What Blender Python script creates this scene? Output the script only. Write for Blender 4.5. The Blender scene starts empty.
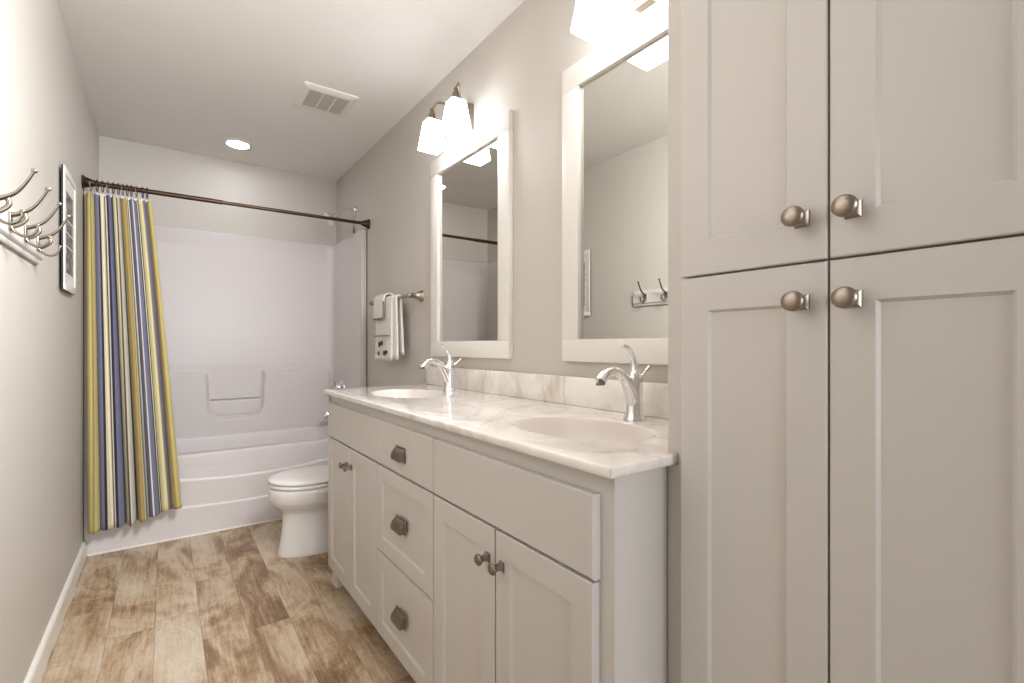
import bpy, bmesh, math, random
from mathutils import Vector, Matrix
random.seed(7)
PI = math.pi
C = bpy.context.scene.collection

# ------------------------------------------------------------------ camera
LX, RX, BY, FY, CZ = -0.3546, 1.1694, 4.168, -1.15, 2.5057     # room shell
cam = bpy.data.objects.new('camera', bpy.data.cameras.new('camera'))
C.objects.link(cam)
cam.location = (0, 0, 1.1235)
cam.rotation_euler = (PI/2, 0, -math.radians(35.603))
cam.data.sensor_width = 36; cam.data.lens = 484.07*36/1024
cam.data.shift_y = (345.77-341.5)/1024
cam.data.clip_start = 0.02
bpy.context.scene.camera = cam

# ------------------------------------------------------------------ world, exposure, lights
w = bpy.data.worlds.new('world'); bpy.context.scene.world = w; w.use_nodes = True
w.node_tree.nodes['Background'].inputs[0].default_value = (0.95, 0.97, 1.0, 1)
w.node_tree.nodes['Background'].inputs[1].default_value = 0.5
vs = bpy.context.scene.view_settings
vs.view_transform = 'Standard'; vs.look = 'None'; vs.gamma = 1; vs.use_curve_mapping = False
vs.exposure = 0.42
def area(name, loc, rot, sx, sy, power, col):
    l = bpy.data.lights.new(name, 'AREA'); l.shape = 'RECTANGLE'; l.size = sx; l.size_y = sy
    l.energy = power; l.color = col
    o = bpy.data.objects.new(name, l); o.location = loc; o.rotation_euler = rot; C.objects.link(o)
    return o
# daylight entering through the doorway behind the camera
area('doorway_daylight', (0.30, -3.2, 1.45), (PI/2, 0, 0), 2.4, 2.2, 60, (0.93, 0.96, 1.0))
# added fill, no real lamp: unseen above the frame, brightens the left wall
d_ = Vector((-.72, .72, -.40)).to_track_quat('-Z', 'Y').to_euler()
area('left_wall_fill', (0.72, 0.50, 2.25), d_, 0.5, 0.5, 34, (0.93, 0.96, 1.0)).data.spread = math.radians(118)
SHADE_EMIT = 8.5
LENS_EMIT = 38.0

# ------------------------------------------------------------------ materials
def srgb(r, g, b):
    f = lambda c: (c/255/12.92) if c/255 <= .04045 else ((c/255+.055)/1.055)**2.4
    return (f(r), f(g), f(b), 1)
def mat(name, col, rough=.5, metal=0, bump=0, bscale=200, coat=0, spec=.5, emit=None, estr=0):
    m = bpy.data.materials.new(name); m.use_nodes = True
    n = m.node_tree.nodes; L = m.node_tree.links; p = n['Principled BSDF']
    p.inputs['Base Color'].default_value = col
    p.inputs['Roughness'].default_value = rough
    p.inputs['Metallic'].default_value = metal
    p.inputs['Coat Weight'].default_value = coat
    p.inputs['Specular IOR Level'].default_value = spec
    if emit:
        p.inputs['Emission Color'].default_value = emit; p.inputs['Emission Strength'].default_value = estr
    if bump:
        tc = n.new('ShaderNodeTexCoord'); t = n.new('ShaderNodeTexNoise'); b = n.new('ShaderNodeBump')
        t.inputs['Scale'].default_value = bscale; t.inputs['Detail'].default_value = 3
        b.inputs['Strength'].default_value = bump; b.inputs['Distance'].default_value = .003
        L.new(tc.outputs['Object'], t.inputs['Vector']); L.new(t.outputs['Fac'], b.inputs['Height'])
        L.new(b.outputs['Normal'], p.inputs['Normal'])
    return m
M = {}
M['wall'] = mat('wall_paint', srgb(196, 189, 180), .55, bump=.12, bscale=260)
M['ceiling'] = mat('ceiling_paint', srgb(234, 230, 225), .8, bump=.9, bscale=95)
M['trim'] = mat('trim_paint', srgb(232, 228, 220), .35)
M['cabinet'] = mat('cabinet_paint', srgb(199, 193, 186), .33, bump=.03, bscale=60)
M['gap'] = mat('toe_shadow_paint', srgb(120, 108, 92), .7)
M['mirror_frame'] = mat('mirror_frame_paint', srgb(226, 221, 214), .35)
M['acrylic'] = mat('tub_acrylic', srgb(213, 205, 202), .42)
M['ceramic'] = mat('toilet_ceramic', srgb(232, 228, 224), .12, coat=.4)
M['seat'] = mat('toilet_seat_plastic', srgb(238, 235, 231), .2)
M['basin'] = mat('basin_gelcoat', srgb(222, 212, 204), .1, coat=.4)
M['chrome'] = mat('chrome', (.82, .82, .82, 1), .07, 1)
M['nickel'] = mat('brushed_nickel', srgb(156, 144, 132), .3, 1)
M['pewter'] = mat('dark_nickel', srgb(138, 126, 114), .33, 1)
M['rack'] = mat('rack_paint', srgb(206, 202, 196), .45)
M['satin'] = mat('satin_hook_metal', srgb(140, 130, 116), .3, 1)
M['bronze'] = mat('bronze', srgb(78, 60, 46), .28, .9)
M['mirror'] = mat('mirror_silver', (.66, .645, .60, 1), .0, 1)
M['shade'] = mat('frosted_glass_lit', srgb(255, 250, 240), .4, emit=srgb(244, 248, 255), estr=SHADE_EMIT)
M['lens'] = mat('lamp_lens_lit', srgb(255, 250, 240), .4, emit=srgb(244, 248, 255), estr=LENS_EMIT)
M['plastic'] = mat('vent_plastic', srgb(226, 222, 214), .4)
M['grille'] = mat('vent_grille', srgb(190, 182, 172), .6)
M['towel'] = mat('white_terry', srgb(236, 230, 222), .95, bump=.9, bscale=500)
M['band'] = mat('grey_towel_band', srgb(120, 112, 108), .9)
M['motif'] = mat('dark_embroidery', srgb(62, 52, 56), .9)
M['motif2'] = mat('plum_embroidery', srgb(120, 70, 60), .9)
M['edge_line'] = mat('dark_edge', srgb(96, 84, 72), .7)
M['black'] = mat('black_frame_side', srgb(28, 24, 22), .5)
M['liner'] = mat('white_liner', srgb(236, 234, 230), .5)
M['paper'] = mat('mat_board', srgb(226, 222, 214), .6)

def nt(m): return m.node_tree.nodes, m.node_tree.links
def math_node(n, L, op, a, b=None, c=None):
    k = n.new('ShaderNodeMath'); k.operation = op
    for i, v in enumerate((a, b, c)):
        if v is None: continue
        if isinstance(v, (int, float)): k.inputs[i].default_value = v
        else: L.new(v, k.inputs[i])
    return k.outputs[0]
def ramp(n, L, fac, stops, interp='LINEAR'):
    r = n.new('ShaderNodeValToRGB'); r.color_ramp.interpolation = interp
    e = r.color_ramp.elements
    while len(e) < len(stops): e.new(.5)
    for q, (p, c) in zip(e, stops): q.position = p; q.color = c
    L.new(fac, r.inputs[0]); return r.outputs[0]
def mixc(n, L, mode, fac, a, b):
    k = n.new('ShaderNodeMix'); k.data_type = 'RGBA'; k.blend_type = mode
    if isinstance(fac, (int, float)): k.inputs[0].default_value = fac
    else: L.new(fac, k.inputs[0])
    for i, v in ((6, a), (7, b)):
        if isinstance(v, tuple): k.inputs[i].default_value = v
        else: L.new(v, k.inputs[i])
    return k.outputs[2]
def floor_material():
    m = mat('plank_floor', (1, 1, 1, 1), .38); n, L = nt(m); p = n['Principled BSDF']
    tc = n.new('ShaderNodeTexCoord'); sp = n.new('ShaderNodeSeparateXYZ'); L.new(tc.outputs['Object'], sp.inputs[0])
    x = math_node(n, L, 'DIVIDE', math_node(n, L, 'ADD', sp.outputs[0], .784), .15)
    row = math_node(n, L, 'FLOOR', x); fx = math_node(n, L, 'FRACT', x)
    wn = n.new('ShaderNodeTexWhiteNoise'); wn.noise_dimensions = '1D'; L.new(row, wn.inputs['W'])
    y = math_node(n, L, 'ADD', math_node(n, L, 'DIVIDE', sp.outputs[1], 1.22), math_node(n, L, 'MULTIPLY', wn.outputs[0], 7.3))
    col = math_node(n, L, 'FLOOR', y); fy = math_node(n, L, 'FRACT', y)
    cell = n.new('ShaderNodeCombineXYZ'); L.new(row, cell.inputs[0]); L.new(col, cell.inputs[1])
    w2 = n.new('ShaderNodeTexWhiteNoise'); w2.noise_dimensions = '3D'; L.new(cell.outputs[0], w2.inputs['Vector'])
    off = n.new('ShaderNodeVectorMath'); off.operation = 'SCALE'; L.new(w2.outputs['Color'], off.inputs[0]); off.inputs[3].default_value = 30
    ad = n.new('ShaderNodeVectorMath'); ad.operation = 'ADD'; L.new(tc.outputs['Object'], ad.inputs[0]); L.new(off.outputs[0], ad.inputs[1])
    def noise(scale, vec, det=5, rough=.6, dist=0):
        mp = n.new('ShaderNodeMapping'); mp.inputs['Scale'].default_value = vec; L.new(ad.outputs[0], mp.inputs[0])
        t = n.new('ShaderNodeTexNoise'); t.inputs['Scale'].default_value = scale; t.inputs['Detail'].default_value = det
        t.inputs['Roughness'].default_value = rough; t.inputs['Distortion'].default_value = dist
        L.new(mp.outputs[0], t.inputs['Vector']); return t.outputs['Fac']
    blot = noise(3.6, (1.3, .6, 1), 6, .6, 1.0)
    grain = noise(26, (3.2, .22, 1), 6, .7, .3)
    saw = noise(60, (.5, 2.4, 1), 3, .6)
    tone = math_node(n, L, 'ADD', math_node(n, L, 'MULTIPLY', blot, 1.05),
           math_node(n, L, 'ADD', math_node(n, L, 'MULTIPLY', grain, .45),
           math_node(n, L, 'ADD', math_node(n, L, 'MULTIPLY', saw, .16), math_node(n, L, 'MULTIPLY', w2.outputs['Value'], .16))))
    c = ramp(n, L, math_node(n, L, 'MULTIPLY', tone, .56), [(.37, srgb(112, 84, 58)), (.44, srgb(146, 117, 86)), (.495, srgb(178, 152, 122)),
             (.545, srgb(196, 176, 150)), (.63, srgb(208, 193, 172))])
    crack = noise(7, (3.5, .5, 1), 8, .7, 1.5)
    cr = ramp(n, L, crack, [(.485, (1, 1, 1, 1)), (.5, srgb(160, 130, 104)), (.515, (1, 1, 1, 1))])
    c = mixc(n, L, 'MULTIPLY', .35, c, cr)
    ex = math_node(n, L, 'MINIMUM', fx, math_node(n, L, 'SUBTRACT', 1, fx))
    ey = math_node(n, L, 'MULTIPLY', math_node(n, L, 'MINIMUM', fy, math_node(n, L, 'SUBTRACT', 1, fy)), 8.1)
    e = math_node(n, L, 'MINIMUM', ex, ey)
    seam = math_node(n, L, 'LESS_THAN', e, .011)
    c = mixc(n, L, 'MULTIPLY', math_node(n, L, 'MULTIPLY', seam, .32), c, srgb(120, 92, 66))
    L.new(c, p.inputs['Base Color'])
    b = n.new('ShaderNodeBump'); b.inputs['Strength'].default_value = .18; b.inputs['Distance'].default_value = .002
    L.new(math_node(n, L, 'SUBTRACT', grain, seam), b.inputs['Height']); L.new(b.outputs[0], p.inputs['Normal'])
    return m
M['floor'] = floor_material()
def marble(name, sc):
    m = mat(name, (1, 1, 1, 1), .09, coat=.5); n, L = nt(m); p = n['Principled BSDF']
    tc = n.new('ShaderNodeTexCoord'); mp = n.new('ShaderNodeMapping'); mp.inputs['Scale'].default_value = sc
    mp.inputs['Rotation'].default_value = (0, 0, .5)
    L.new(tc.outputs['Object'], mp.inputs[0])
    def noise(s, d, dist, r=.6):
        t = n.new('ShaderNodeTexNoise'); t.inputs['Scale'].default_value = s; t.inputs['Detail'].default_value = d
        t.inputs['Distortion'].default_value = dist; t.inputs['Roughness'].default_value = r
        L.new(mp.outputs[0], t.inputs['Vector']); return t.outputs['Fac']
    c = ramp(n, L, noise(2.6, 7, 1.6), [(.34, srgb(222, 211, 202)), (.5, srgb(234, 228, 221)), (.62, srgb(240, 236, 231))])
    v = ramp(n, L, noise(1.2, 5, 1.6, .5), [(.47, (1, 1, 1, 1)), (.492, srgb(232, 224, 216)), (.5, srgb(214, 202, 192)), (.508, srgb(236, 228, 222)), (.53, (1, 1, 1, 1))])
    L.new(mixc(n, L, 'MULTIPLY', .5, c, v), p.inputs['Base Color']); return m
M['marble'] = marble('cultured_marble', (2.2, 1.6, 1.6))
def attr_mat():
    m = mat('striped_fabric', (1, 1, 1, 1), .85, bump=.3, bscale=700); n, L = nt(m)
    a = n.new('ShaderNodeAttribute'); a.attribute_name = 'stripe'
    L.new(a.outputs['Color'], n['Principled BSDF'].inputs['Base Color'])
    n['Principled BSDF'].inputs['Sheen Weight'].default_value = .2
    return m
M['stripes'] = attr_mat()
def print_mat():
    m = mat('grey_photo_print', (1, 1, 1, 1), .5); n, L = nt(m)
    tc = n.new('ShaderNodeTexCoord'); t = n.new('ShaderNodeTexNoise'); t.inputs['Scale'].default_value = 38
    L.new(tc.outputs['Object'], t.inputs['Vector'])
    L.new(ramp(n, L, t.outputs['Fac'], [(.35, srgb(52, 48, 46)), (.55, srgb(120, 114, 108)), (.68, srgb(190, 184, 176))]), n['Principled BSDF'].inputs['Base Color'])
    return m
M['print'] = print_mat()

# ------------------------------------------------------------------ helpers
def link(name, bm, m, parent=None, smooth=None):
    me = bpy.data.meshes.new(name); bmesh.ops.recalc_face_normals(bm, faces=bm.faces[:])
    bm.to_mesh(me); bm.free(); me.materials.append(M[m])
    o = bpy.data.objects.new(name, me); C.objects.link(o)
    if smooth is not None:
        me.polygons.foreach_set('use_smooth', [True]*len(me.polygons))
        if smooth < 180: me.set_sharp_from_angle(angle=math.radians(smooth))
    if parent is not None:
        o.parent = parent
        if parent.type == 'EMPTY': o.matrix_parent_inverse = Matrix.Translation(-parent.location)
    return o
def tag(o, label=None, cat=None, group=None, kind=None):
    if label: o['label'] = label
    if cat: o['category'] = cat
    if group: o['group'] = group
    if kind: o['kind'] = kind
    return o
def thing(name, loc, label, cat, group=None):
    o = bpy.data.objects.new(name, None); o.location = loc; o.empty_display_size = .05; C.objects.link(o)
    return tag(o, label, cat, group)
def box(bm, x0, x1, y0, y1, z0, z1, bev=0, seg=2):
    r = bmesh.ops.create_cube(bm, size=1)
    vs_ = r['verts']
    for v in vs_:
        v.co = Vector(((x0+x1)/2+v.co.x*(x1-x0), (y0+y1)/2+v.co.y*(y1-y0), (z0+z1)/2+v.co.z*(z1-z0)))
    if bev:
        es = list({e for v in vs_ for e in v.link_edges})
        bmesh.ops.bevel(bm, geom=es, offset=bev, segments=seg, affect='EDGES', profile=.5)
def nbox(name, m, parent, *a, bev=0, seg=2):
    bm = bmesh.new(); box(bm, *a, bev=bev, seg=seg)
    return link(name, bm, m, parent, 40 if bev else None)
def rings(bm, rs, cap0=True, cap1=True, closed=True):
    vr = [[bm.verts.new(p) for p in r] for r in rs]
    n = len(rs[0])
    for a, b in zip(vr, vr[1:]):
        for i in range(n if closed else n-1):
            j = (i+1) % n
            try: bm.faces.new((a[i], a[j], b[j], b[i]))
            except ValueError: pass
    if cap0: bm.faces.new(vr[0][::-1])
    if cap1: bm.faces.new(vr[-1])
    return vr
def catmull(pts, k=8):
    P = [Vector(p) for p in pts]; P = [P[0]*2-P[1]] + P + [P[-1]*2-P[-2]]; out = []
    for i in range(1, len(P)-2):
        a, b, c, d = P[i-1:i+3]
        for j in range(k):
            t = j/k
            out.append(.5*((2*b)+(c-a)*t+(2*a-5*b+4*c-d)*t*t+(3*b-a-3*c+d)*t**3))
    out.append(P[-2]); return out
def tube(bm, pts, rad, n=12, sq=1.0, flat=None):
    P = [Vector(p) for p in pts]; m = len(P)
    R = [rad]*m if isinstance(rad, (int, float)) else [rad[0]+(rad[-1]-rad[0])*i/(m-1) if len(rad) == 2 else rad[min(len(rad)-1, int(round(i*(len(rad)-1)/(m-1))))] for i in range(m)]
    if not isinstance(rad, (int, float)) and len(rad) > 2:
        R = []
        for i in range(m):
            t = i*(len(rad)-1)/(m-1); k = min(int(t), len(rad)-2); R.append(rad[k]+(rad[k+1]-rad[k])*(t-k))
    T = [(P[min(i+1, m-1)]-P[max(i-1, 0)]).normalized() for i in range(m)]
    up = Vector((0, 0, 1)) if abs(T[0].z) < .9 else Vector((0, 1, 0))
    if flat: up = Vector(flat)
    N = (up - T[0]*up.dot(T[0])).normalized(); rs = []
    for i in range(m):
        N = (N - T[i]*N.dot(T[i])).normalized(); B = T[i].cross(N)
        rs.append([P[i]+(N*math.cos(2*PI*k/n)+B*math.sin(2*PI*k/n)*sq)*R[i] for k in range(n)])
    rings(bm, rs)
def lathe(bm, prof, o=(0, 0, 0), ax='z', n=32, sy=1.0):
    # prof: (radius, height) along the axis
    rs = []
    for r, h in prof:
        ring = []
        for k in range(n):
            a = 2*PI*k/n; u, v = r*math.cos(a), r*math.sin(a)*sy
            d = {'z': (u, v, h), 'x': (h, u, v), 'y': (v, h, u)}[ax]
            ring.append((o[0]+d[0], o[1]+d[1], o[2]+d[2]))
        rs.append(ring)
    rings(bm, rs)
def panel_x(rects):
    """rings of rectangles (y0,y1,z0,z1,x), used for fronts facing -x"""
    bm = bmesh.new()
    rings(bm, [[(x, y0, z0), (x, y1, z0), (x, y1, z1), (x, y0, z1)] for y0, y1, z0, z1, x in rects])
    return bm
def slab_front(y0, y1, z0, z1, xf, xb, b=.0025):
    return panel_x([(y0, y1, z0, z1, xb), (y0, y1, z0, z1, xf+b), (y0+b, y1-b, z0+b, z1-b, xf)])
def shaker_front(y0, y1, z0, z1, xf, xb, st, sz=None, dep=.008, b=.002):
    sz = sz or st; s = .0045
    return panel_x([(y0, y1, z0, z1, xb), (y0, y1, z0, z1, xf+b), (y0+b, y1-b, z0+b, z1-b, xf),
                    (y0+st, y1-st, z0+sz, z1-sz, xf), (y0+st+s, y1-st-s, z0+sz+s, z1-sz-s, xf+dep)])
def structure(name, m, *a, bev=0):
    o = nbox(name, m, None, *a, bev=bev); o['kind'] = 'structure'; return o

# ------------------------------------------------------------------ room shell
structure('floor', 'floor', LX-.12, RX+.12, FY-.1, BY+.12, -.08, 0)
structure('ceiling', 'ceiling', LX-.12, RX+.12, FY-.1, BY+.12, CZ, CZ+.08)
structure('wall_left', 'wall', LX-.12, LX, FY-.1, BY+.12, 0, CZ)
structure('wall_right', 'wall', RX, RX+.12, FY-.1, BY+.12, 0, CZ)
structure('wall_back', 'wall', LX, RX, BY, BY+.12, 0, CZ)
bm = bmesh.new()                                   # wall behind the camera with its doorway
box(bm, LX, -.33, FY-.1, FY, 0, CZ); box(bm, 1.0, RX, FY-.1, FY, 0, CZ); box(bm, -.33, 1.0, FY-.1, FY, 2.3, CZ)
link('wall_front', bm, 'wall')['kind'] = 'structure'
def baseboard(name, x0, x1, y0, y1, side):
    bm = bmesh.new(); h = .088; t = .014
    s = 1 if side == 'l' else -1; x = x0
    prof = [(0, 0), (t, 0), (t, h-.012), (t-.004, h-.003), (t-.008, h), (0, h)]
    rings(bm, [[(x+s*a, y, z) for a, z in prof] for y in (y0, y1)])
    link(name, bm, 'trim')['kind'] = 'structure'
baseboard('baseboard_left', LX, 0, FY, 3.405, 'l')
baseboard('baseboard_right', RX, 0, 2.40, 3.405, 'r')

# ------------------------------------------------------------------ bathtub with moulded surround
TF, TB = 3.413, 4.125
tub = thing('bathtub', (.4, 3.6, 0), 'white moulded bathtub with tall glossy surround walls filling the far end of the room', 'bathtub')
def rrect(x0, x1, y0, y1, r, z, n=8):
    pts = []
    for cx, cy, a0 in ((x1-r, y1-r, 0), (x0+r, y1-r, 90), (x0+r, y0+r, 180), (x1-r, y0+r, 270)):
        for k in range(n+1):
            a = math.radians(a0+90*k/n); pts.append((cx+r*math.cos(a), cy+r*math.sin(a), z))
    return pts
XL, XR = LX+.003, RX-.003
bm = bmesh.new()
H = .482
rings(bm, [rrect(XL, XR, TF+.03, BY-.003, .002, .30), rrect(XL, XR, TF+.004, BY-.003, .003, H-.02), rrect(XL, XR, TF+.006, BY-.003, .006, H-.006), rrect(XL+.001, XR-.001, TF+.014, BY-.006, .01, H),
           rrect(XL+.085, XR-.085, TF+.085, TB-.055, .14, H), rrect(XL+.093, XR-.093, TF+.093, TB-.063, .14, H-.006), rrect(XL+.10, XR-.10, TF+.10, TB-.07, .14, H-.03),
           rrect(XL+.16, XR-.13, TF+.12, TB-.09, .14, .20), rrect(XL+.20, XR-.16, TF+.15, TB-.12, .12, .13), rrect(XL+.26, XR-.22, TF+.2, TB-.17, .1, .11)], cap0=True)
link('tub_basin', bm, 'acrylic', tub, 35)
def sstep(a, b, x):
    t = max(0, min(1, (x-a)/(b-a))); return t*t*(3-2*t)
bm = bmesh.new(); NX, NZ = 90, 110; grid = []
for j in range(NZ+1):
    z = .0+(H-.018)*j/NZ; row = []
    for i in range(NX+1):
        x = XL+(XR-XL)*i/NX
        u = (x-.43)/.75
        c1 = .316+.075*u*u*(1+.25*abs(u)); c2 = .163+.028*abs(u)**2*2
        y = TF+.014-.006*(1-sstep(c1-.004, c1+.010, z))-.006*(1-sstep(c2-.004, c2+.010, z))
        row.append(bm.verts.new((x, y, z)))
    grid.append(row)
for j in range(NZ):
    for i in range(NX): bm.faces.new((grid[j][i], grid[j][i+1], grid[j+1][i+1], grid[j+1][i]))
bot = [bm.verts.new((v.co.x, TF+.05, 0)) for v in grid[0]]; top = [bm.verts.new((v.co.x, TF+.05, H-.018)) for v in grid[-1]]
for i in range(NX):
    bm.faces.new((grid[0][i+1], grid[0][i], bot[i], bot[i+1])); bm.faces.new((grid[-1][i], grid[-1][i+1], top[i+1], top[i]))
    bm.faces.new((bot[i], bot[i+1], top[i+1], top[i]))
link('tub_apron', bm, 'acrylic', tub, 60)
bm = bmesh.new(); box(bm, XL+.014, XR, TF-.006, TF+.01, 0, .012, bev=.004); link('floor_caulk_strip', bm, 'trim', tub, 40)
# surround walls: plan path from right flange round the back to left flange
SI = .042; ST = 1.953
def plan(off):
    r = .06-off*.0; x0, x1, yb = LX+SI-off, RX-SI+off, TB+off
    r = max(.012, .06-off)
    p = [(x1, TF+.004)]
    for k in range(13):
        a = PI/2*k/12; p.append((x1-r+r*math.cos(a), yb-r+r*math.sin(a)))
    for k in range(13):
        a = PI/2+PI/2*k/12; p.append((x0+r+r*math.cos(a), yb-r+r*math.sin(a)))
    p.append((x0, TF+.004)); return p
bm = bmesh.new()
rs = []
for off, z in ((.0, H-.01), (.0, ST-.012), (.003, ST-.004), (.010, ST), (.039, ST), (.039, H-.01)):
    rs.append([(x, y, z) for x, y in plan(off)])
vr = rings(bm, rs, cap0=False, cap1=False, closed=False)
link('surround_wall', bm, 'acrylic', tub, 50)
for sx, x0, x1 in ((1, RX-SI-.001, RX-.001), (-1, LX+.001, LX+SI+.001)):
    nbox('painted_edge_strip', 'wall', tub, x0, x1, TF-.001, TF+.012, H-.02, ST-.002, bev=.003)
nbox('dark_edge_line', 'edge_line', tub, RX-.004, RX-.0008, TF-.010, TF-.001, .09, 1.955)  # thin dark brown strip on each side wall along the tub's front edge
nbox('dark_edge_line', 'edge_line', tub, LX+.0008, LX+.004, TF-.010, TF-.001, .09, 1.955)
# lower moulded back panel with its U-shaped soap recess
def sd_rr(x, z, cx, cz, hx, hz, r):
    dx, dz = abs(x-cx)-hx+r, abs(z-cz)-hz+r
    return math.hypot(max(dx, 0), max(dz, 0))+min(max(dx, dz), 0)-r
bm = bmesh.new(); x0, x1, z0, z1 = LX+SI-.0, RX-SI, H-.03, .985; NX, NZ = 170, 80; g = []
for j in range(NZ+1):
    row = []
    for i in range(NX+1):
        x = x0+(x1-x0)*i/NX; z = z0+(z1-z0)*j/NZ
        blk = sd_rr(x, z, (x0+x1)/2, .30, (x1-x0)/2-.03, .632, .03)       # raised block to z .932
        sl = .0 if z < .62 else 0
        cx = .425; hw = .165+.05*(z-.60)
        notch = sd_rr(x, z, cx, .90, hw, .30, .07)
        d = max(blk, -notch)
        y = TB-.002-.045*(1-sstep(-.012, .006, d))
        if notch < 0 and z < .74: y -= .014*(1-sstep(-.02, .0, max(notch, z-.735)))
        row.append(bm.verts.new((x, y, z)))
    g.append(row)
for j in range(NZ):
    for i in range(NX): bm.faces.new((g[j][i], g[j][i+1], g[j+1][i+1], g[j+1][i]))
link('soap_ledge_panel', bm, 'acrylic', tub, 180)
bm = bmesh.new(); tube(bm, [(.262, TB-.035, .742), (.59, TB-.035, .742)], .007, 12)
link('soap_recess_bar', bm, 'acrylic', tub, 60)

# ------------------------------------------------------------------ shower fittings
sh = thing('wall_shower', (RX, 3.67, 2.15), 'chrome shower head on a curved arm above the tub surround', 'shower')
bm = bmesh.new(); lathe(bm, [(.001, 0), (.032, -.001), (.030, -.008), (.016, -.016), (.001, -.018)], (RX-.0005, 3.67, 2.15), 'x', 24)
link('wall_flange', bm, 'chrome', sh, 50)
bm = bmesh.new(); tube(bm, catmull([(RX-.01, 3.67, 2.15), (RX-.06, 3.67, 2.153), (RX-.105, 3.67, 2.125), (RX-.14, 3.67, 2.088), (RX-.175, 3.67, 2.085)]), .0085, 12)
link('shower_arm', bm, 'chrome', sh, 60)
bm = bmesh.new()
ax = Vector((-.75, -.1, -.65)).normalized(); base = Vector((RX-.17, 3.67, 2.082)); u = ax.orthogonal().normalized(); v = ax.cross(u)
rings(bm, [[base+ax*h+(u*math.cos(2*PI*k/32)+v*math.sin(2*PI*k/32))*r for k in range(32)] for r, h in ((.010, -.01), (.013, .01), (.016, .02), (.050, .03), (.056, .036), (.056, .044), (.050, .047))])
link('shower_head', bm, 'chrome', sh, 40)
ho = thing('shower_hanger', (RX-.02, 3.67, 2.0), 'thin metal hanger dangling from the shower arm beside the wall', 'hanger')
bm = bmesh.new(); tube(bm, [(RX-.016+.016*math.cos(a), 3.66, 2.112+.02*math.sin(a)) for a in [2*PI*k/20 for k in range(20)]], .0022, 8)
link('hanger_loop', bm, 'nickel', ho, 60)
bm = bmesh.new(); tube(bm, [(RX-.016, 3.66, 2.092), (RX-.016, 3.66, 2.03), (RX-.016, 3.66, 1.975)], [.0025, .003, .012], 12); link('hanger_rod', bm, 'nickel', ho, 60)
vy = 3.85
vv = thing('tub_valve', (RX-SI, vy, .8), 'chrome lever valve on the right surround wall above the tub', 'tub valve')
bm = bmesh.new(); lathe(bm, [(.001, 0), (.062, -.001), (.060, -.008), (.04, -.016), (.026, -.02), (.024, -.05), (.018, -.056), (.001, -.057)], (RX-SI-.0005, vy, .80), 'x', 32); link('valve_plate', bm, 'chrome', vv, 45)
bm = bmesh.new(); tube(bm, catmull([(RX-SI-.05, vy, .80), (RX-SI-.062, vy-.01, .83), (RX-SI-.085, vy-.03, .845), (RX-SI-.11, vy-.04, .82)]), [.011, .008, .007], 12); link('valve_lever', bm, 'chrome', vv, 60)
sp = thing('tub_spout', (RX-SI, vy, .6), 'chrome tub spout low on the right surround wall, half hidden by the vanity', 'tub spout')
bm = bmesh.new(); lathe(bm, [(.001, 0), (.034, -.001), (.031, -.01), (.026, -.02), (.001, -.02)], (RX-SI-.0005, vy, .6), 'x', 24); link('spout_collar', bm, 'chrome', sp, 45)
bm = bmesh.new(); tube(bm, catmull([(RX-SI-.01, vy, .6), (RX-SI-.08, vy, .603), (RX-SI-.125, vy, .59), (RX-SI-.14, vy, .565)]), [.026, .025, .022, .018], 20); link('spout_body', bm, 'chrome', sp, 60)

# ------------------------------------------------------------------ curtain rod, rings, curtain
RY, RZ = 3.372, 1.983
rod = thing('shower_curtain_rod', (LX, RY, RZ), 'dark bronze shower curtain rod spanning wall to wall above the tub', 'curtain rod')
bm = bmesh.new(); tube(bm, [(LX+.01, RY, RZ), (.28, RY, RZ)], .0135, 20); link('outer_tube', bm, 'bronze', rod, 60)
bm = bmesh.new(); tube(bm, [(.27, RY, RZ), (RX-.01, RY, RZ)], .011, 20); link('inner_tube', bm, 'bronze', rod, 60)
for s, xw in ((1, LX+.0005), (-1, RX-.0005)):
    bm = bmesh.new(); lathe(bm, [(.001, 0), (.036, 0), (.036, s*.006), (.030, s*.010), (.022, s*.03), (.016, s*.05), (.0135, s*.055)], (xw, RY, RZ), 'x', 32)
    link('wall_flange', bm, 'bronze', rod, 40)
# stripes in order from the wall to the open edge: (width in px, colour)
K = dict(k=srgb(150, 132, 102), n=srgb(36, 30, 46), l=srgb(112, 112, 142), p=srgb(212, 200, 154), c=srgb(222, 216, 202), g=srgb(172, 146, 84), y=srgb(192, 176, 108), d=srgb(86, 72, 58), o=srgb(146, 132, 84))
ST_ = [(6, 'k'), (5, 'y'), (1.2, 'o'), (4, 'y'), (2.3, 'n'), (8, 'l'), (2.3, 'n'), (3, 'p'), (5, 'c'), (1.5, 'p'), (1.6, 'd'), (1.5, 'c'), (2.3, 'n'), (9, 'l'), (2.3, 'n'), (3.5, 'p'), (1.6, 'd'), (5, 'c'), (1.6, 'd'), (1.2, 'p'),
       (1, 'n'), (2, 'o'), (7, 'g'), (1.4, 'p'), (1.6, 'd'), (4, 'c'), (1.5, 'n'), (4.5, 'l'), (1.2, 'c'), (5, 'l'), (2.0, 'n'), (2.2, 'p'), (2.0, 'n'), (7, 'p'), (1.2, 'o'), (6, 'l'), (1.5, 'n'), (5, 'g'), (3, 'y')]
tot = sum(a for a, _ in ST_); edges = [0]; cols = []
for a, k in ST_:
    nsub = max(1, int(a/.55)); s0 = edges[-1]
    for q in range(nsub): edges.append(s0+a/tot*(q+1)/nsub); cols.append(K[k])
NF = 8
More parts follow.
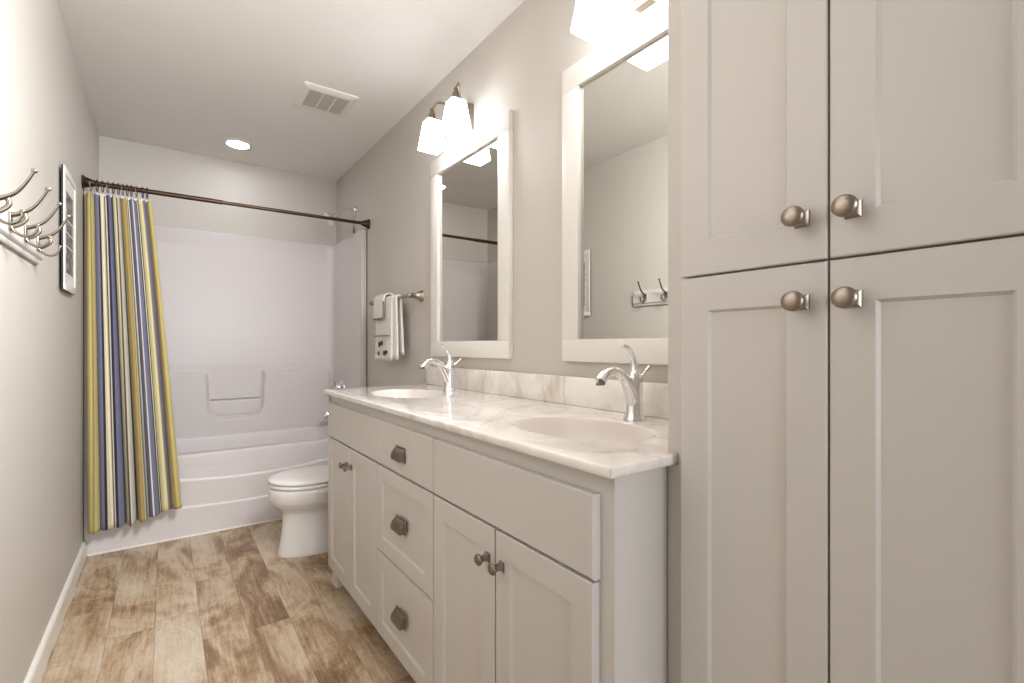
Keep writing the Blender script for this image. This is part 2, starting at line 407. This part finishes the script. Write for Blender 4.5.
def curtain_pt(s, t):
    tt = t**.9
    xt = LX+.008+s*.278; xb = LX+.016+s*.402
    x = xt*(1-tt)+xb*tt
    z = (RZ-.052-.012*abs(math.sin(PI*11*s+.4)))*(1-t)+(.142+.066*s**1.2+.006*math.sin(9*s))*t
    amp = (.016+.026*tt)*(.75+.45*math.sin(11*s+2))
    ph = 2*PI*NF*s+.5*math.sin(5*s)+.35*math.sin(3*t+4*s)
    y = RY-.012-.040*tt+amp*math.sin(ph)+.012*math.sin(2*PI*2.3*s+1.2*t)*tt
    x += .30*amp*math.cos(ph)*(.6+.4*math.sin(7*s+t))
    x = max(x, LX+.006+.004*math.sin(40*s))
    return (x, y, z)
bm = bmesh.new(); NT = 70; vg = [[bm.verts.new(curtain_pt(s, j/NT)) for s in edges] for j in range(NT+1)]
fc = []
for j in range(NT):
    for i in range(len(edges)-1):
        fc.append(i); bm.faces.new((vg[j][i], vg[j][i+1], vg[j+1][i+1], vg[j+1][i]))
me_holder = bm
cur = thing('shower_curtain', (-.15, RY-.03, .15), 'long striped shower curtain in yellow, lilac, cream and navy bunched at the left wall', 'shower curtain')
o = link('curtain_fabric', bm, 'stripes', cur, 180)
ca = o.data.color_attributes.new('stripe', 'FLOAT_COLOR', 'CORNER')
for p, ci in zip(o.data.polygons, fc):
    for li in p.loop_indices: ca.data[li].color = cols[ci]
sol = o.modifiers.new('thickness', 'SOLIDIFY'); sol.thickness = .0015
bm = bmesh.new()
def liner_pt(s, t):
    x = LX+.035+s*.250; ph = 2*PI*9*s+1.2
    return (x+.004*math.cos(ph), RY+.016+.010*math.sin(ph), (RZ-.038-.010*abs(math.sin(PI*9*s)))*(1-t)+(1.90)*t)
vg = [[bm.verts.new(liner_pt(i/120, j/4)) for i in range(121)] for j in range(5)]
for j in range(4):
    for i in range(120): bm.faces.new((vg[j][i], vg[j][i+1], vg[j+1][i+1], vg[j+1][i]))
lo = link('white_liner', bm, 'liner', cur, 180); lo['label'] = 'white liner showing above the stripes'
rx = [.035, .060, .082, .104, .126, .148, .166, .185, .203, .225, .252, .272]
for k, q in enumerate(rx):
    bm = bmesh.new(); xx = LX+q
    tube(bm, [(xx+.003*math.sin(a), RY+.021*math.sin(a), RZ-.010+.030*math.cos(a)) for a in [2*PI*i/24 for i in range(25)]], .0022, 8)
    r = link('curtain_ring', bm, 'bronze' if k % 3 else 'nickel', None, 60)
    tag(r, 'small metal curtain ring threaded on the dark rod above the striped curtain', 'curtain ring', 'curtain rings on the shower rod')

# ------------------------------------------------------------------ toilet
TY = 2.84
wc = thing('toilet', (.75, TY, 0), 'white toilet with closed lid between the vanity and the tub', 'toilet')
def egg(xf, xb, hw, z, n=48, cy=TY, k=.42):
    cx = xf+(xb-xf)*k; pts = []
    for i in range(n):
        a = 2*PI*i/n; c, s = math.cos(a), math.sin(a)
        rx_ = (xb-cx) if c > 0 else (cx-xf)
        e = .8 if c > 0 else 1.0
        pts.append((cx+rx_*math.copysign(abs(c)**e, c), cy+hw*math.copysign(abs(s)**(.85 if c > 0 else 1), s), z))
    return pts
bm = bmesh.new()
sec = [(.487, 1.06, .113, 0), (.485, 1.06, .115, .006), (.492, 1.06, .111, .03), (.503, 1.06, .106, .09), (.511, 1.06, .102, .16), (.513, 1.06, .101, .215), (.507, 1.06, .107, .237),
       (.488, 1.06, .125, .253), (.466, 1.06, .147, .270), (.452, 1.06, .163, .292), (.445, 1.06, .172, .32), (.443, 1.06, .176, .345), (.446, 1.06, .176, .362), (.452, 1.055, .172, .368)]
rings(bm, [egg(*q) for q in sec]); link('bowl', bm, 'ceramic', wc, 60)
bm = bmesh.new(); rings(bm, [egg(.452, .93, .170, .371), egg(.446, .935, .175, .375), egg(.445, .935, .176, .385), egg(.450, .93, .172, .389)]); link('seat', bm, 'seat', wc, 60)
bm = bmesh.new(); rings(bm, [egg(.448, .935, .172, .3945), egg(.443, .94, .177, .398), egg(.442, .94, .178, .407), egg(.448, .935, .173, .414), egg(.477, .915, .152, .4185), egg(.54, .86, .10, .420)]); link('lid', bm, 'seat', wc, 60)
for dy in (-.075, .075): nbox('hinge', 'seat', wc, .925, .955, TY+dy-.02, TY+dy+.02, .375, .41, bev=.006)
bm = bmesh.new(); rings(bm, [rrect(.975, 1.160, TY-.20, TY+.20, .03, .374), rrect(.965, 1.162, TY-.215, TY+.215, .03, .72)]); link('tank', bm, 'ceramic', wc, 50)
bm = bmesh.new(); rings(bm, [rrect(.955, 1.165, TY-.225, TY+.225, .03, .7205), rrect(.952, 1.165, TY-.228, TY+.228, .03, .745), rrect(.962, 1.16, TY-.218, TY+.218, .03, .755)]); link('tank_lid', bm, 'ceramic', wc, 50)
bm = bmesh.new(); tube(bm, catmull([(.962, TY+.14, .66), (.94, TY+.14, .66), (.935, TY+.10, .655), (.937, TY+.07, .652)]), .007, 10); link('flush_lever', bm, 'chrome', wc, 60)

# ------------------------------------------------------------------ vanity
XF, XB = .6305, .6495          # front faces, cabinet face frame
V0, V1 = .594, 2.388           # ends
van = thing('vanity_cabinet', (.9, 1.5, 0), 'long cream vanity cabinet with shaker doors and drawers under the marble top', 'vanity cabinet')
bm = bmesh.new(); box(bm, XB, XB+.018, V0, V1, .085, .895); box(bm, XB+.018, RX-.001, V0, V0+.018, .085, .895); box(bm, XB+.018, RX-.001, V1-.018, V1, .085, .895); box(bm, XB+.018, RX-.001, V0+.018, V1-.018, .085, .103); link('cabinet_body', bm, 'cabinet', van)
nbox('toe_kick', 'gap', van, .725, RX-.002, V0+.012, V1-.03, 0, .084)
def foot(y0, y1):
    bm = bmesh.new()
    rings(bm, [[(a, b, z) for a, b in ((XB-.0-o_, y0-o_), (XB+.05+o_, y0-o_), (XB+.05+o_, y1+o_), (XB-o_, y1+o_))] for o_, z in ((.006, 0), (.006, .010), (.002, .018), (0, .03), (-.002, .084))])
    link('foot', bm, 'cabinet', van)
foot(V1-.085, V1-.004); foot(V0+.008, V0+.085)
def knob(parent, y, z, xf, s=1.0, m='pewter'):
    bm = bmesh.new(); h = .0105*s
    rings(bm, [[(x, y-a, z-a*1.15), (x, y+a, z-a*1.15), (x, y+a, z+a*1.15), (x, y-a, z+a*1.15)] for x, a in ((xf, h), (xf-.0025, h), (xf-.004, h*.85), (xf-.010, h*.6), (xf-.026, h*.5))])
    k = link('knob', bm, m, parent, 30)
    bm = bmesh.new()
    lathe(bm, [(.001, .0), (.008, .0), (.0145, -.003), (.0165, -.0065), (.0160, -.0095), (.0125, -.0125), (.006, -.014), (.001, -.0143)], (xf-.0235*s, y, z), 'x', 28, sy=.92)
    if s != 1: bmesh.ops.scale(bm, vec=(s, s, s), space=Matrix.Translation((-(xf-.0235*s), -y, -z)), verts=bm.verts[:])
    link('knob_head', bm, m, k, 50)
def pull(parent, y, z, xf):
    w, h, d = .038, .022, .022; bm = bmesh.new()
    prof = [(0, h)]+[(-d*math.sin(q*PI/16), -h*.62+h*1.5*math.cos(q*PI/16)) for q in range(1, 9)]+[(-d, -h*.8), (0, -h*.8)]
    rings(bm, [[(xf+a, y+sy_*w, z+b) for a, b in prof] for sy_ in (-1, 1)])
    bmesh.ops.bevel(bm, geom=[e for e in bm.edges if abs(e.verts[0].co.y-e.verts[1].co.y) < 1e-5], offset=.0022, segments=2, affect='EDGES')
    k = link('cup_pull', bm, 'pewter', parent, 40)
    bm = bmesh.new(); box(bm, xf-.003, xf, y-w-.003, y+w+.003, z-h-.001, z+h+.004, bev=.001); link('pull_backplate', bm, 'pewter', k, 40)
g = .0027
ZB, ZG, ZT = .078, .693, .853
def vdoor(y0, y1, ky):
    d = link('door', shaker_front(y0+g, y1-g, ZB, ZG-g, XF, XB-.0005, .058, dep=.007), 'cabinet', van)
    knob(d, ky, .616, XF, .9)
S = [V0+.033, .950, 1.2735, 1.736, 2.06, V1+.001]
vdoor(S[0], S[1], S[1]-.030); vdoor(S[1], S[2], S[1]+.030)
vdoor(S[3], S[4], S[4]-.030); vdoor(S[4], S[5], S[4]+.030)
link('false_drawer_front', slab_front(S[0], S[2]-g, ZG+g, ZT, XF, XB-.0005, .004), 'cabinet', van)
link('false_drawer_front', slab_front(S[3]+g, S[5], ZG+g, ZT, XF, XB-.0005, .004), 'cabinet', van)
d = link('drawer', slab_front(S[2]+g, S[3]-g, ZG+g, ZT, XF, XB-.0005, .004), 'cabinet', van); pull(d, 1.507, .766, XF)
d = link('drawer', shaker_front(S[2]+g, S[3]-g, .380+g, ZG-g, XF, XB-.0005, .052), 'cabinet', van); pull(d, 1.507, .533, XF)
d = link('drawer', shaker_front(S[2]+g, S[3]-g, ZB, .380-g, XF, XB-.0005, .052), 'cabinet', van); pull(d, 1.507, .228, XF)

# countertop with two integral basins
CT = .916
CX0, CX1, CY0, CY1 = .6191, RX-.001, .5745, 2.4035
top = thing('vanity_countertop', (.9, 1.5, .9), 'glossy veined marble vanity top with two oval basins', 'countertop')
sinks = [(.862, .912), (.862, 1.985)]; SA, SB = .150, .215; YM = 1.49
bm = bmesh.new(); N = 96
def ellv(cx, cy, a, b, ang): return (cx+a*math.cos(ang), cy+b*math.sin(ang))
CHX = .7855
for (cx, cy), (ya, yb) in zip(sinks, ((CY0, YM), (YM, CY1))):
    angs = [2*PI*k/N for k in range(N)]
    for qx in (CX0, CX1):
        for qy in (ya, yb):
            aa = math.atan2(qy-cy, qx-cx) % (2*PI); i = min(range(len(angs)), key=lambda k_: abs(angs[k_]-aa)); angs[i] = aa
    inner, outer = [], []
    for a in angs:
        c, s = math.cos(a), math.sin(a)
        tx = ((CX1-cx)/c if c > 0 else (CX0-cx)/c) if abs(c) > 1e-9 else 1e9
        ty = ((yb-cy)/s if s > 0 else (ya-cy)/s) if abs(s) > 1e-9 else 1e9
        t = min(tx, ty); outer.append((cx+t*c, cy+t*s, CT))
        r = 1/math.sqrt((c/SA)**2+(s/SB)**2); inner.append((cx+r*c, cy+r*s, CT))
    mid = [tuple(Vector(i_)*.5+Vector(o_)*.5) for i_, o_ in zip(inner, outer)]
    rings(bm, [outer, mid, inner], False, False)
bmesh.ops.remove_doubles(bm, verts=bm.verts[:], dist=1e-5)
def onb(v): return abs(v.co.x-CX0) < 1e-5 or abs(v.co.x-CX1) < 1e-5 or abs(v.co.y-CY0) < 1e-5 or abs(v.co.y-CY1) < 1e-5
be = [e for e in bm.edges if len(e.link_faces) == 1 and onb(e.verts[0]) and onb(e.verts[1])]
ox, oy, oX, oY = CX0, CY0, CX1, CY1
for out, dz in ((.0017, -.0004), (.0018, -.0012), (.001, -.0029), (0, -.0115), (-.003, -.004), (-.05, 0)):
    r = bmesh.ops.extrude_edge_only(bm, edges=be)
    for v in [q for q in r['geom'] if isinstance(q, bmesh.types.BMVert)]:
        if abs(v.co.x-ox) < 1e-5: v.co.x -= out
        if abs(v.co.x-oX) < 1e-5: v.co.x += min(out, 0)
        if abs(v.co.y-oy) < 1e-5: v.co.y -= out
        if abs(v.co.y-oY) < 1e-5: v.co.y += out
        v.co.z += dz
    ox -= out; oy -= out; oY += out; oX += min(out, 0)
    be = [q for q in r['geom'] if isinstance(q, bmesh.types.BMEdge)]
link('top_slab', bm, 'marble', top, 40)
for cx, cy in sinks:
    bm = bmesh.new(); prof = [(1, 0), (.985, -.0015), (.972, -.005), (.955, -.014), (.92, -.035), (.86, -.065), (.74, -.095), (.55, -.116), (.3, -.127), (.09, -.131)]
    rings(bm, [[(*ellv(cx+.01*(1-s_), cy, SA*s_, SB*s_, 2*PI*k/N), CT+dz) for k in range(N)] for s_, dz in prof], False, True)
    bs = link('basin', bm, 'basin', top, 180); bs['label'] = 'smooth cream basin'
    bm = bmesh.new(); lathe(bm, [(.001, 0), (.022, 0), (.024, .003), (.016, .005), (.001, .004)], (cx+.009, cy, CT-.1315), 'z', 24); link('drain', bm, 'chrome', bs, 50)
bm = bmesh.new(); box(bm, RX-.0195, RX-.001, CY0+.003, CY1, CT+.0003, CT+.1, bev=.003); link('backsplash', bm, 'marble', top, 40)

def faucet(yc, label):
    x = 1.072
    f = thing('faucet', (x, yc, CT), label, 'faucet', 'chrome faucets on the vanity top')
    bm = bmesh.new(); lathe(bm, [(.001, .0005), (.031, .0005), (.031, .004), (.028, .008), (.0245, .022), (.0225, .06), (.0225, .10), (.0235, .116), (.021, .125), (.012, .132), (.001, .134)], (x, yc, CT), 'z', 32)
    link('body', bm, 'chrome', f, 40)
    bm = bmesh.new(); tube(bm, catmull([(x-.004, yc, CT+.045), (x-.020, yc, CT+.082), (x-.044, yc, CT+.118), (x-.078, yc, CT+.138), (x-.112, yc, CT+.134), (x-.137, yc, CT+.113)]), [.020, .018, .0145, .0125, .0135, .0155], 20)
    link('spout', bm, 'chrome', f, 60)
    bm = bmesh.new(); lathe(bm, [(.001, 0), (.011, 0), (.011, .006), (.001, .006)], (x-.138, yc, CT+.103), 'z', 20); link('aerator', bm, 'pewter', f, 40)
    bm = bmesh.new(); tube(bm, catmull([(x-.002, yc, CT+.122), (x+.001, yc, CT+.142), (x-.004, yc, CT+.170), (x-.016, yc, CT+.192), (x-.032, yc, CT+.205), (x-.050, yc, CT+.207)]), [.020, .0125, .008, .007, .0065, .005], 16)
    link('lever', bm, 'chrome', f, 60)
    bm = bmesh.new(); tube(bm, catmull([(x+.012, yc, CT+.110), (x+.030, yc, CT+.122), (x+.046, yc-.002, CT+.136), (x+.058, yc-.004, CT+.146)]), [.0075, .0045, .0045, .0065], 10)
    link('lift_rod', bm, 'chrome', f, 60)
faucet(.905, 'chrome faucet with tall lever at the basin nearer the tall cabinet')
faucet(1.995, 'chrome faucet at the far basin, nearer the towel bar')

# ------------------------------------------------------------------ tall cabinet
PX, PF = .800, .781            # face frame plane, door faces
pan = thing('tall_cabinet', (.98, .3, 0), 'tall cream linen cabinet with four shaker doors beside the vanity', 'cabinet')
bm = bmesh.new(); box(bm, PX, RX-.001, -.02, CY0-.0055, .0, 2.30); box(bm, PX, PX+.02, CY0-.0055, V0-.0015, 0, .8945); box(bm, PX, PX+.02, CY0-.0055, V0-.0015, CT+.0005, 2.30); link('cabinet_body', bm, 'cabinet', pan)
PY = [.5515, .305, .302, .0565]; PZ0, PZM, PZ1 = .10, 1.2485, 2.22
def pdoor(y0, y1, z0, z1, ky, kz):
    d = link('door', shaker_front(y0, y1, z0, z1, PF, PX-.0005, .056, .060, .0055), 'cabinet', pan)
    knob(d, ky, kz, PF, 1.0, 'nickel')
for y0, y1, ky in ((PY[1], PY[0], PY[1]+.034), (PY[3], PY[2], PY[2]-.030)):
    pdoor(y0, y1, PZM+.0018, PZ1, ky, 1.314); pdoor(y0, y1, PZ0, PZM-.0018, ky, 1.189)

# ------------------------------------------------------------------ mirrors
def mirror(y0, y1, label):
    z0, z1, w_, t = 1.0696, 2.0966, .082, .022; xw = RX-.0008; xf = xw-t
    m = thing('wall_mirror', (xw, (y0+y1)/2, z0), label, 'mirror', 'framed mirrors above the vanity')
    def rail(n_, a, b, c, d): nbox(n_, 'mirror_frame', m, xf, xw, a, b, c, d, bev=.0012)
    rail('top_rail', y0, y1, z1-w_, z1); rail('bottom_rail', y0, y1, z0, z0+.076)
    rail('stile', y0, y0+w_, z0+.0765, z1-w_-.0005); rail('stile', y1-w_, y1, z0+.0765, z1-w_-.0005)
    nbox('glass', 'mirror', m, xw-.008, xw-.003, y0+w_-.006, y1-w_+.006, z0+.07, z1-w_+.006)
mirror(1.625, 2.3475, 'white framed mirror farther from the camera, above the far basin')
mirror(.5955, 1.2966, 'white framed mirror nearer the camera, cut off by the tall cabinet')

# ------------------------------------------------------------------ vanity lights
def vanity_light(yc, label, ysh=0):
    zc = 2.19; xp = RX-.028
    f = thing('vanity_light', (RX, yc, zc), label, 'wall lamp', 'two-shade lamps above the mirrors')
    nbox('backplate', 'nickel', f, xp, RX-.0005, yc-.047, yc+.047, 2.13, 2.25, bev=.004)
    for s in (-1, 1):
        xs, ys = 1.035, yc+s*.117+ysh
        bm = bmesh.new(); rings(bm, [rrect(xs-a, xs+a, ys-a, ys+a, .006, z, 3) for a, z in ((.034, 2.1935), (.034, 2.1955), (.031, 2.197))]); link('shade_cap', bm, 'nickel', f, 40)
        bm = bmesh.new(); tube(bm, catmull([(xp+.004, yc+s*.022, 2.20), (xp-.030, yc+s*.035, 2.222), (xp-.065, yc+s*.070, 2.272), (xs+.018, ys-s*.012, 2.282), (xs, ys, 2.250)], 10), .0055, 10)
        link('arm', bm, 'nickel', f, 60)
        bm = bmesh.new(); lathe(bm, [(.001, .062), (.007, .060), (.010, .052), (.010, .040), (.016, .034), (.018, .010), (.030, .004), (.030, 0), (.001, 0)], (xs, ys, 2.195), 'z', 24); link('socket', bm, 'pewter', f, 40)
        bm = bmesh.new(); sh_ = []
        for a, z in ((.020, 2.194), (.033, 2.193), (.0345, 2.188), (.052, 2.062), (.049, 2.062), (.032, 2.186)):
            sh_.append(rrect(xs-a, xs+a, ys-a, ys+a, .006, z, 3))
        rings(bm, sh_, False, True); o_ = link('shade', bm, 'shade', f, 40); o_['label'] = 'glowing tapered square glass shade'
vanity_light(1.984, 'two-shade wall lamp above the far mirror')
vanity_light(.922, 'two-shade wall lamp above the near mirror, cut off at the top', -.014)

# ------------------------------------------------------------------ ceiling fittings
rl = thing('recessed_light', (.405, 3.79, CZ), 'round recessed ceiling light glowing over the tub', 'ceiling light')
bm = bmesh.new(); lathe(bm, [(.066, 0), (.092, 0), (.092, -.003), (.086, -.007), (.070, -.007), (.066, -.003)], (.405, 3.79, CZ-.0003), 'z', 40)
for f_ in [f_ for f_ in bm.faces if len(f_.verts) > 4]: bm.faces.remove(f_)
link('trim_ring', bm, 'plastic', rl, 40)
bm = bmesh.new(); lathe(bm, [(.001, -.001), (.069, -.001), (.069, -.004), (.001, -.006)], (.405, 3.79, CZ-.0003), 'z', 40); link('lens', bm, 'lens', rl, 40)
ve = thing('ceiling_vent', (.73, 2.82, CZ), 'square white exhaust fan grille on the ceiling', 'vent')
bm = bmesh.new(); vx0, vx1, vy0, vy1 = .586, .880, 2.682, 2.975
rings(bm, [rrect(vx0, vx1, vy0, vy1, .012, CZ-.0004), rrect(vx0+.002, vx1-.002, vy0+.002, vy1-.002, .012, CZ-.004), rrect(vx0+.022, vx1-.022, vy0+.022, vy1-.022, .008, CZ-.013), rrect(vx0+.042, vx1-.040, vy0+.048, vy1-.042, .004, CZ-.014), rrect(vx0+.044, vx1-.042, vy0+.050, vy1-.044, .004, CZ-.0095)])
link('housing', bm, 'plastic', ve, 35)
gx0, gx1, gy0, gy1 = vx0+.045, vx1-.043, vy0+.051, vy1-.045
bm = bmesh.new(); n_ = 26
for k in range(n_):
    yy = gy0+(gy1-gy0)*(k+.5)/n_; box(bm, gx0, gx1, yy-.0012, yy+.0012, CZ-.0135, CZ-.0096)
for k in range(n_):
    xx = gx0+(gx1-gx0)*(k+.5)/n_; box(bm, xx-.0012, xx+.0012, gy0, gy1, CZ-.0132, CZ-.0096)
link('grille', bm, 'grille', ve)
bm = bmesh.new()
for q in (.34, .67):
    xx = gx0+(gx1-gx0)*q; box(bm, xx-.003, xx+.003, gy0, gy1, CZ-.0142, CZ-.0096)
link('grille_bars', bm, 'plastic', ve)

# ------------------------------------------------------------------ towel bar and towels
TX, TZ = 1.100, 1.402
tb = thing('towel_bar', (RX, 2.8, TZ), 'brushed nickel towel bar on the right wall', 'towel bar')
bm = bmesh.new(); tube(bm, [(TX, 2.478, TZ), (TX, 3.135, TZ)], .0085, 16); link('bar', bm, 'nickel', tb, 60)
for yy in (2.50, 3.115):
    bm = bmesh.new(); lathe(bm, [(.001, 0), (.032, -.0005), (.032, -.005), (.026, -.011), (.016, -.03), (.013, -.055), (.0145, -.072), (.010, -.083), (.001, -.084)], (RX-.0005, yy, TZ), 'x', 28)
    link('post', bm, 'nickel', tb, 45)
def drape(name, y0, y1, zf, zb, r, wob, m, yb_shift=0, flare=0, n=40, gap=.0):
    """cloth hung over the bar: front fall to zf, back fall to zb"""
    bm = bmesh.new(); cols_ = []
    for i in range(n+1):
        s = i/n; y = y0+(y1-y0)*s; path = []
        for k in range(15):
            t = k/14; z = zf+(TZ-zf)*t; dn = 1-t
            path.append((TX-r-gap*dn-wob*dn*(.5+.5*math.sin(5.5*s+.6)), y+dn*(flare*(s-.5)), z))
        for k in range(1, 8):
            a = PI-PI*k/8; path.append((TX+r*math.cos(a), y, TZ+r*math.sin(a)))
        for k in range(15):
            t = k/14; z = TZ+(zb-TZ)*t
            path.append((min(TX+r+.3*wob*t*math.sin(6*s), RX-.006), y+t*(yb_shift+flare*(s-.5)), z))
        cols_.append([bm.verts.new(p) for p in path])
    for a, b in zip(cols_, cols_[1:]):
        for k in range(len(a)-1): bm.faces.new((a[k], b[k], b[k+1], a[k+1]))
    return bm
tw = thing('bath_towel', (TX, 2.9, 1.05), 'white folded bath towel with grey band and small dark motifs, hung over the towel bar', 'towel')
o = link('towel_cloth', drape('t', 2.715, 2.975, 1.035, 1.06, .018, .010, 'towel', yb_shift=-.03, flare=.02), 'towel', tw, 180)
sol = o.modifiers.new('thick', 'SOLIDIFY'); sol.thickness = .010; sol.offset = -.2
o = link('towel_fold', drape('t', 2.665, 2.76, 1.045, 1.07, .0145, .004, 'towel', yb_shift=-.01, flare=.06), 'towel', tw, 180)
sol = o.modifiers.new('thick', 'SOLIDIFY'); sol.thickness = .012; sol.offset = -.2
xm = TX-.0345
nbox('grey_band', 'band', tw, xm-.0035, xm+.004, 2.728, 2.970, 1.180, 1.187, bev=.001)
for a, b, c, d, mm in ((2.865, 2.89, 1.115, 1.150, 'motif'), (2.83, 2.85, 1.125, 1.155, 'motif'), (2.88, 2.905, 1.065, 1.09, 'motif2'), (2.785, 2.81, 1.065, 1.095, 'motif'), (2.755, 2.77, 1.075, 1.098, 'motif')):
    bm = bmesh.new(); lathe(bm, [(.001, -.002), (.9, -.002), (1.0, 0), (.9, .006), (.001, .006)], (0, 0, 0), 'x', 14)
    for v in bm.verts: v.co = Vector((xm-.004+v.co.x*1.0, (a+b)/2+v.co.y*(b-a)/2, (c+d)/2+v.co.z*(d-c)/2))
    link('embroidered_motif', bm, mm, tw, 60)
hc = thing('washcloth', (TX, 3.0, 1.3), 'small white washcloth with grey hem laid over the bath towel', 'washcloth')
o = link('cloth', drape('t', 2.80, 2.965, 1.288, 1.30, .036, .003, 'towel'), 'towel', hc, 180)
sol = o.modifiers.new('thick', 'SOLIDIFY'); sol.thickness = .008; sol.offset = .3
nbox('grey_hem', 'band', hc, TX-.047, TX-.034, 2.802, 2.963, 1.282, 1.292, bev=.002)
nbox('grey_side_hem', 'band', hc, TX-.046, TX-.036, 2.796, 2.801, 1.290, 1.39, bev=.001)

# ------------------------------------------------------------------ picture on the left wall
py0, py1, pz0, pz1 = 2.68, 2.99, 1.356, 1.866
pic = thing('framed_picture', (LX, (py0+py1)/2, pz0), 'narrow white framed picture between the hook rack and the shower curtain', 'picture')
xw = LX+.0006; xf = LX+.020
def fr(n_, m, a, b, c, d, x0=xw, x1=xf, bev=.001): nbox(n_, m, pic, x0, x1, a, b, c, d, bev=bev)
fr('backing', 'black', py0, py1, pz0, pz1, LX+.008, LX+.0142, .0005)
fw = .03
fr('frame_rail', 'mirror_frame', py0, py1, pz1-fw, pz1, LX+.0145); fr('frame_rail', 'mirror_frame', py0, py1, pz0, pz0+fw, LX+.0145)
fr('frame_stile', 'mirror_frame', py0, py0+fw, pz0+fw, pz1-fw, LX+.0145); fr('frame_stile', 'mirror_frame', py1-fw, py1, pz0+fw, pz1-fw, LX+.0145)
fr('mat_board', 'paper', py0+fw, py1-fw, pz0+fw, pz1-fw, LX+.0145, LX+.0160, 0)
zz = 1.775
for hgt in (.115, .045, .05, .11):
    fr('print', 'print', py0+.062, py1-.075, zz-hgt, zz, LX+.0160, LX+.0166, 0); zz -= hgt+.008

# ------------------------------------------------------------------ hook rack
rack = thing('coat_rack', (LX, 1.8, 1.4), 'white moulded rack with curved metal coat hooks on the left wall', 'coat rack')
bm = bmesh.new(); z0, z1 = 1.397, 1.505
prof = [(.0006, z0), (.010, z0), (.012, z0+.006), (.012, z0+.012), (.018, z0+.018), (.020, z0+.022), (.020, z1-.022), (.018, z1-.018), (.012, z1-.012), (.012, z1-.006), (.010, z1), (.0006, z1)]
rings(bm, [[(LX+a, y, z) for a, z in prof] for y in (1.535, 2.255)]); link('board', bm, 'rack', rack, None)
for yk in (2.15, 1.98, 1.81, 1.64):
    xb = LX+.0205; zb = 1.462
    bm = bmesh.new(); box(bm, xb-.0005, xb+.004, yk-.011, yk+.011, zb-.034, zb+.016, bev=.0015)
    h = link('hook', bm, 'satin', rack, 40)
    bm = bmesh.new(); tube(bm, catmull([(xb+.002, yk, zb+.006), (xb+.020, yk, zb+.014), (xb+.042, yk, zb+.030), (xb+.060, yk, zb+.058), (xb+.073, yk, zb+.086)]), [.0062, .0052, .004, .0034, .003], 12, sq=1.7, flat=(0, 0, 1)); link('upper_prong', bm, 'satin', h, 60)
    bm = bmesh.new(); tube(bm, catmull([(xb+.028, yk, zb+.014), (xb+.030, yk, zb-.002), (xb+.016, yk, zb-.018), (xb+.002, yk, zb-.024)]), .0032, 12, sq=1.7); tube(bm, catmull([(xb+.002, yk, zb-.022), (xb+.010, yk, zb-.036), (xb+.026, yk, zb-.046), (xb+.042, yk, zb-.042), (xb+.051, yk, zb-.028), (xb+.053, yk, zb-.016)]), [.004, .0036, .003, .0028], 12, sq=1.6); link('lower_prong', bm, 'satin', h, 60)
    nbox('prong_cap', 'satin', h, xb+.068, xb+.080, yk-.0065, yk+.0065, zb+.084, zb+.0935, bev=.003)
    nbox('prong_cap', 'satin', h, xb+.0485, xb+.0575, yk-.005, yk+.005, zb-.017, zb-.010, bev=.002)
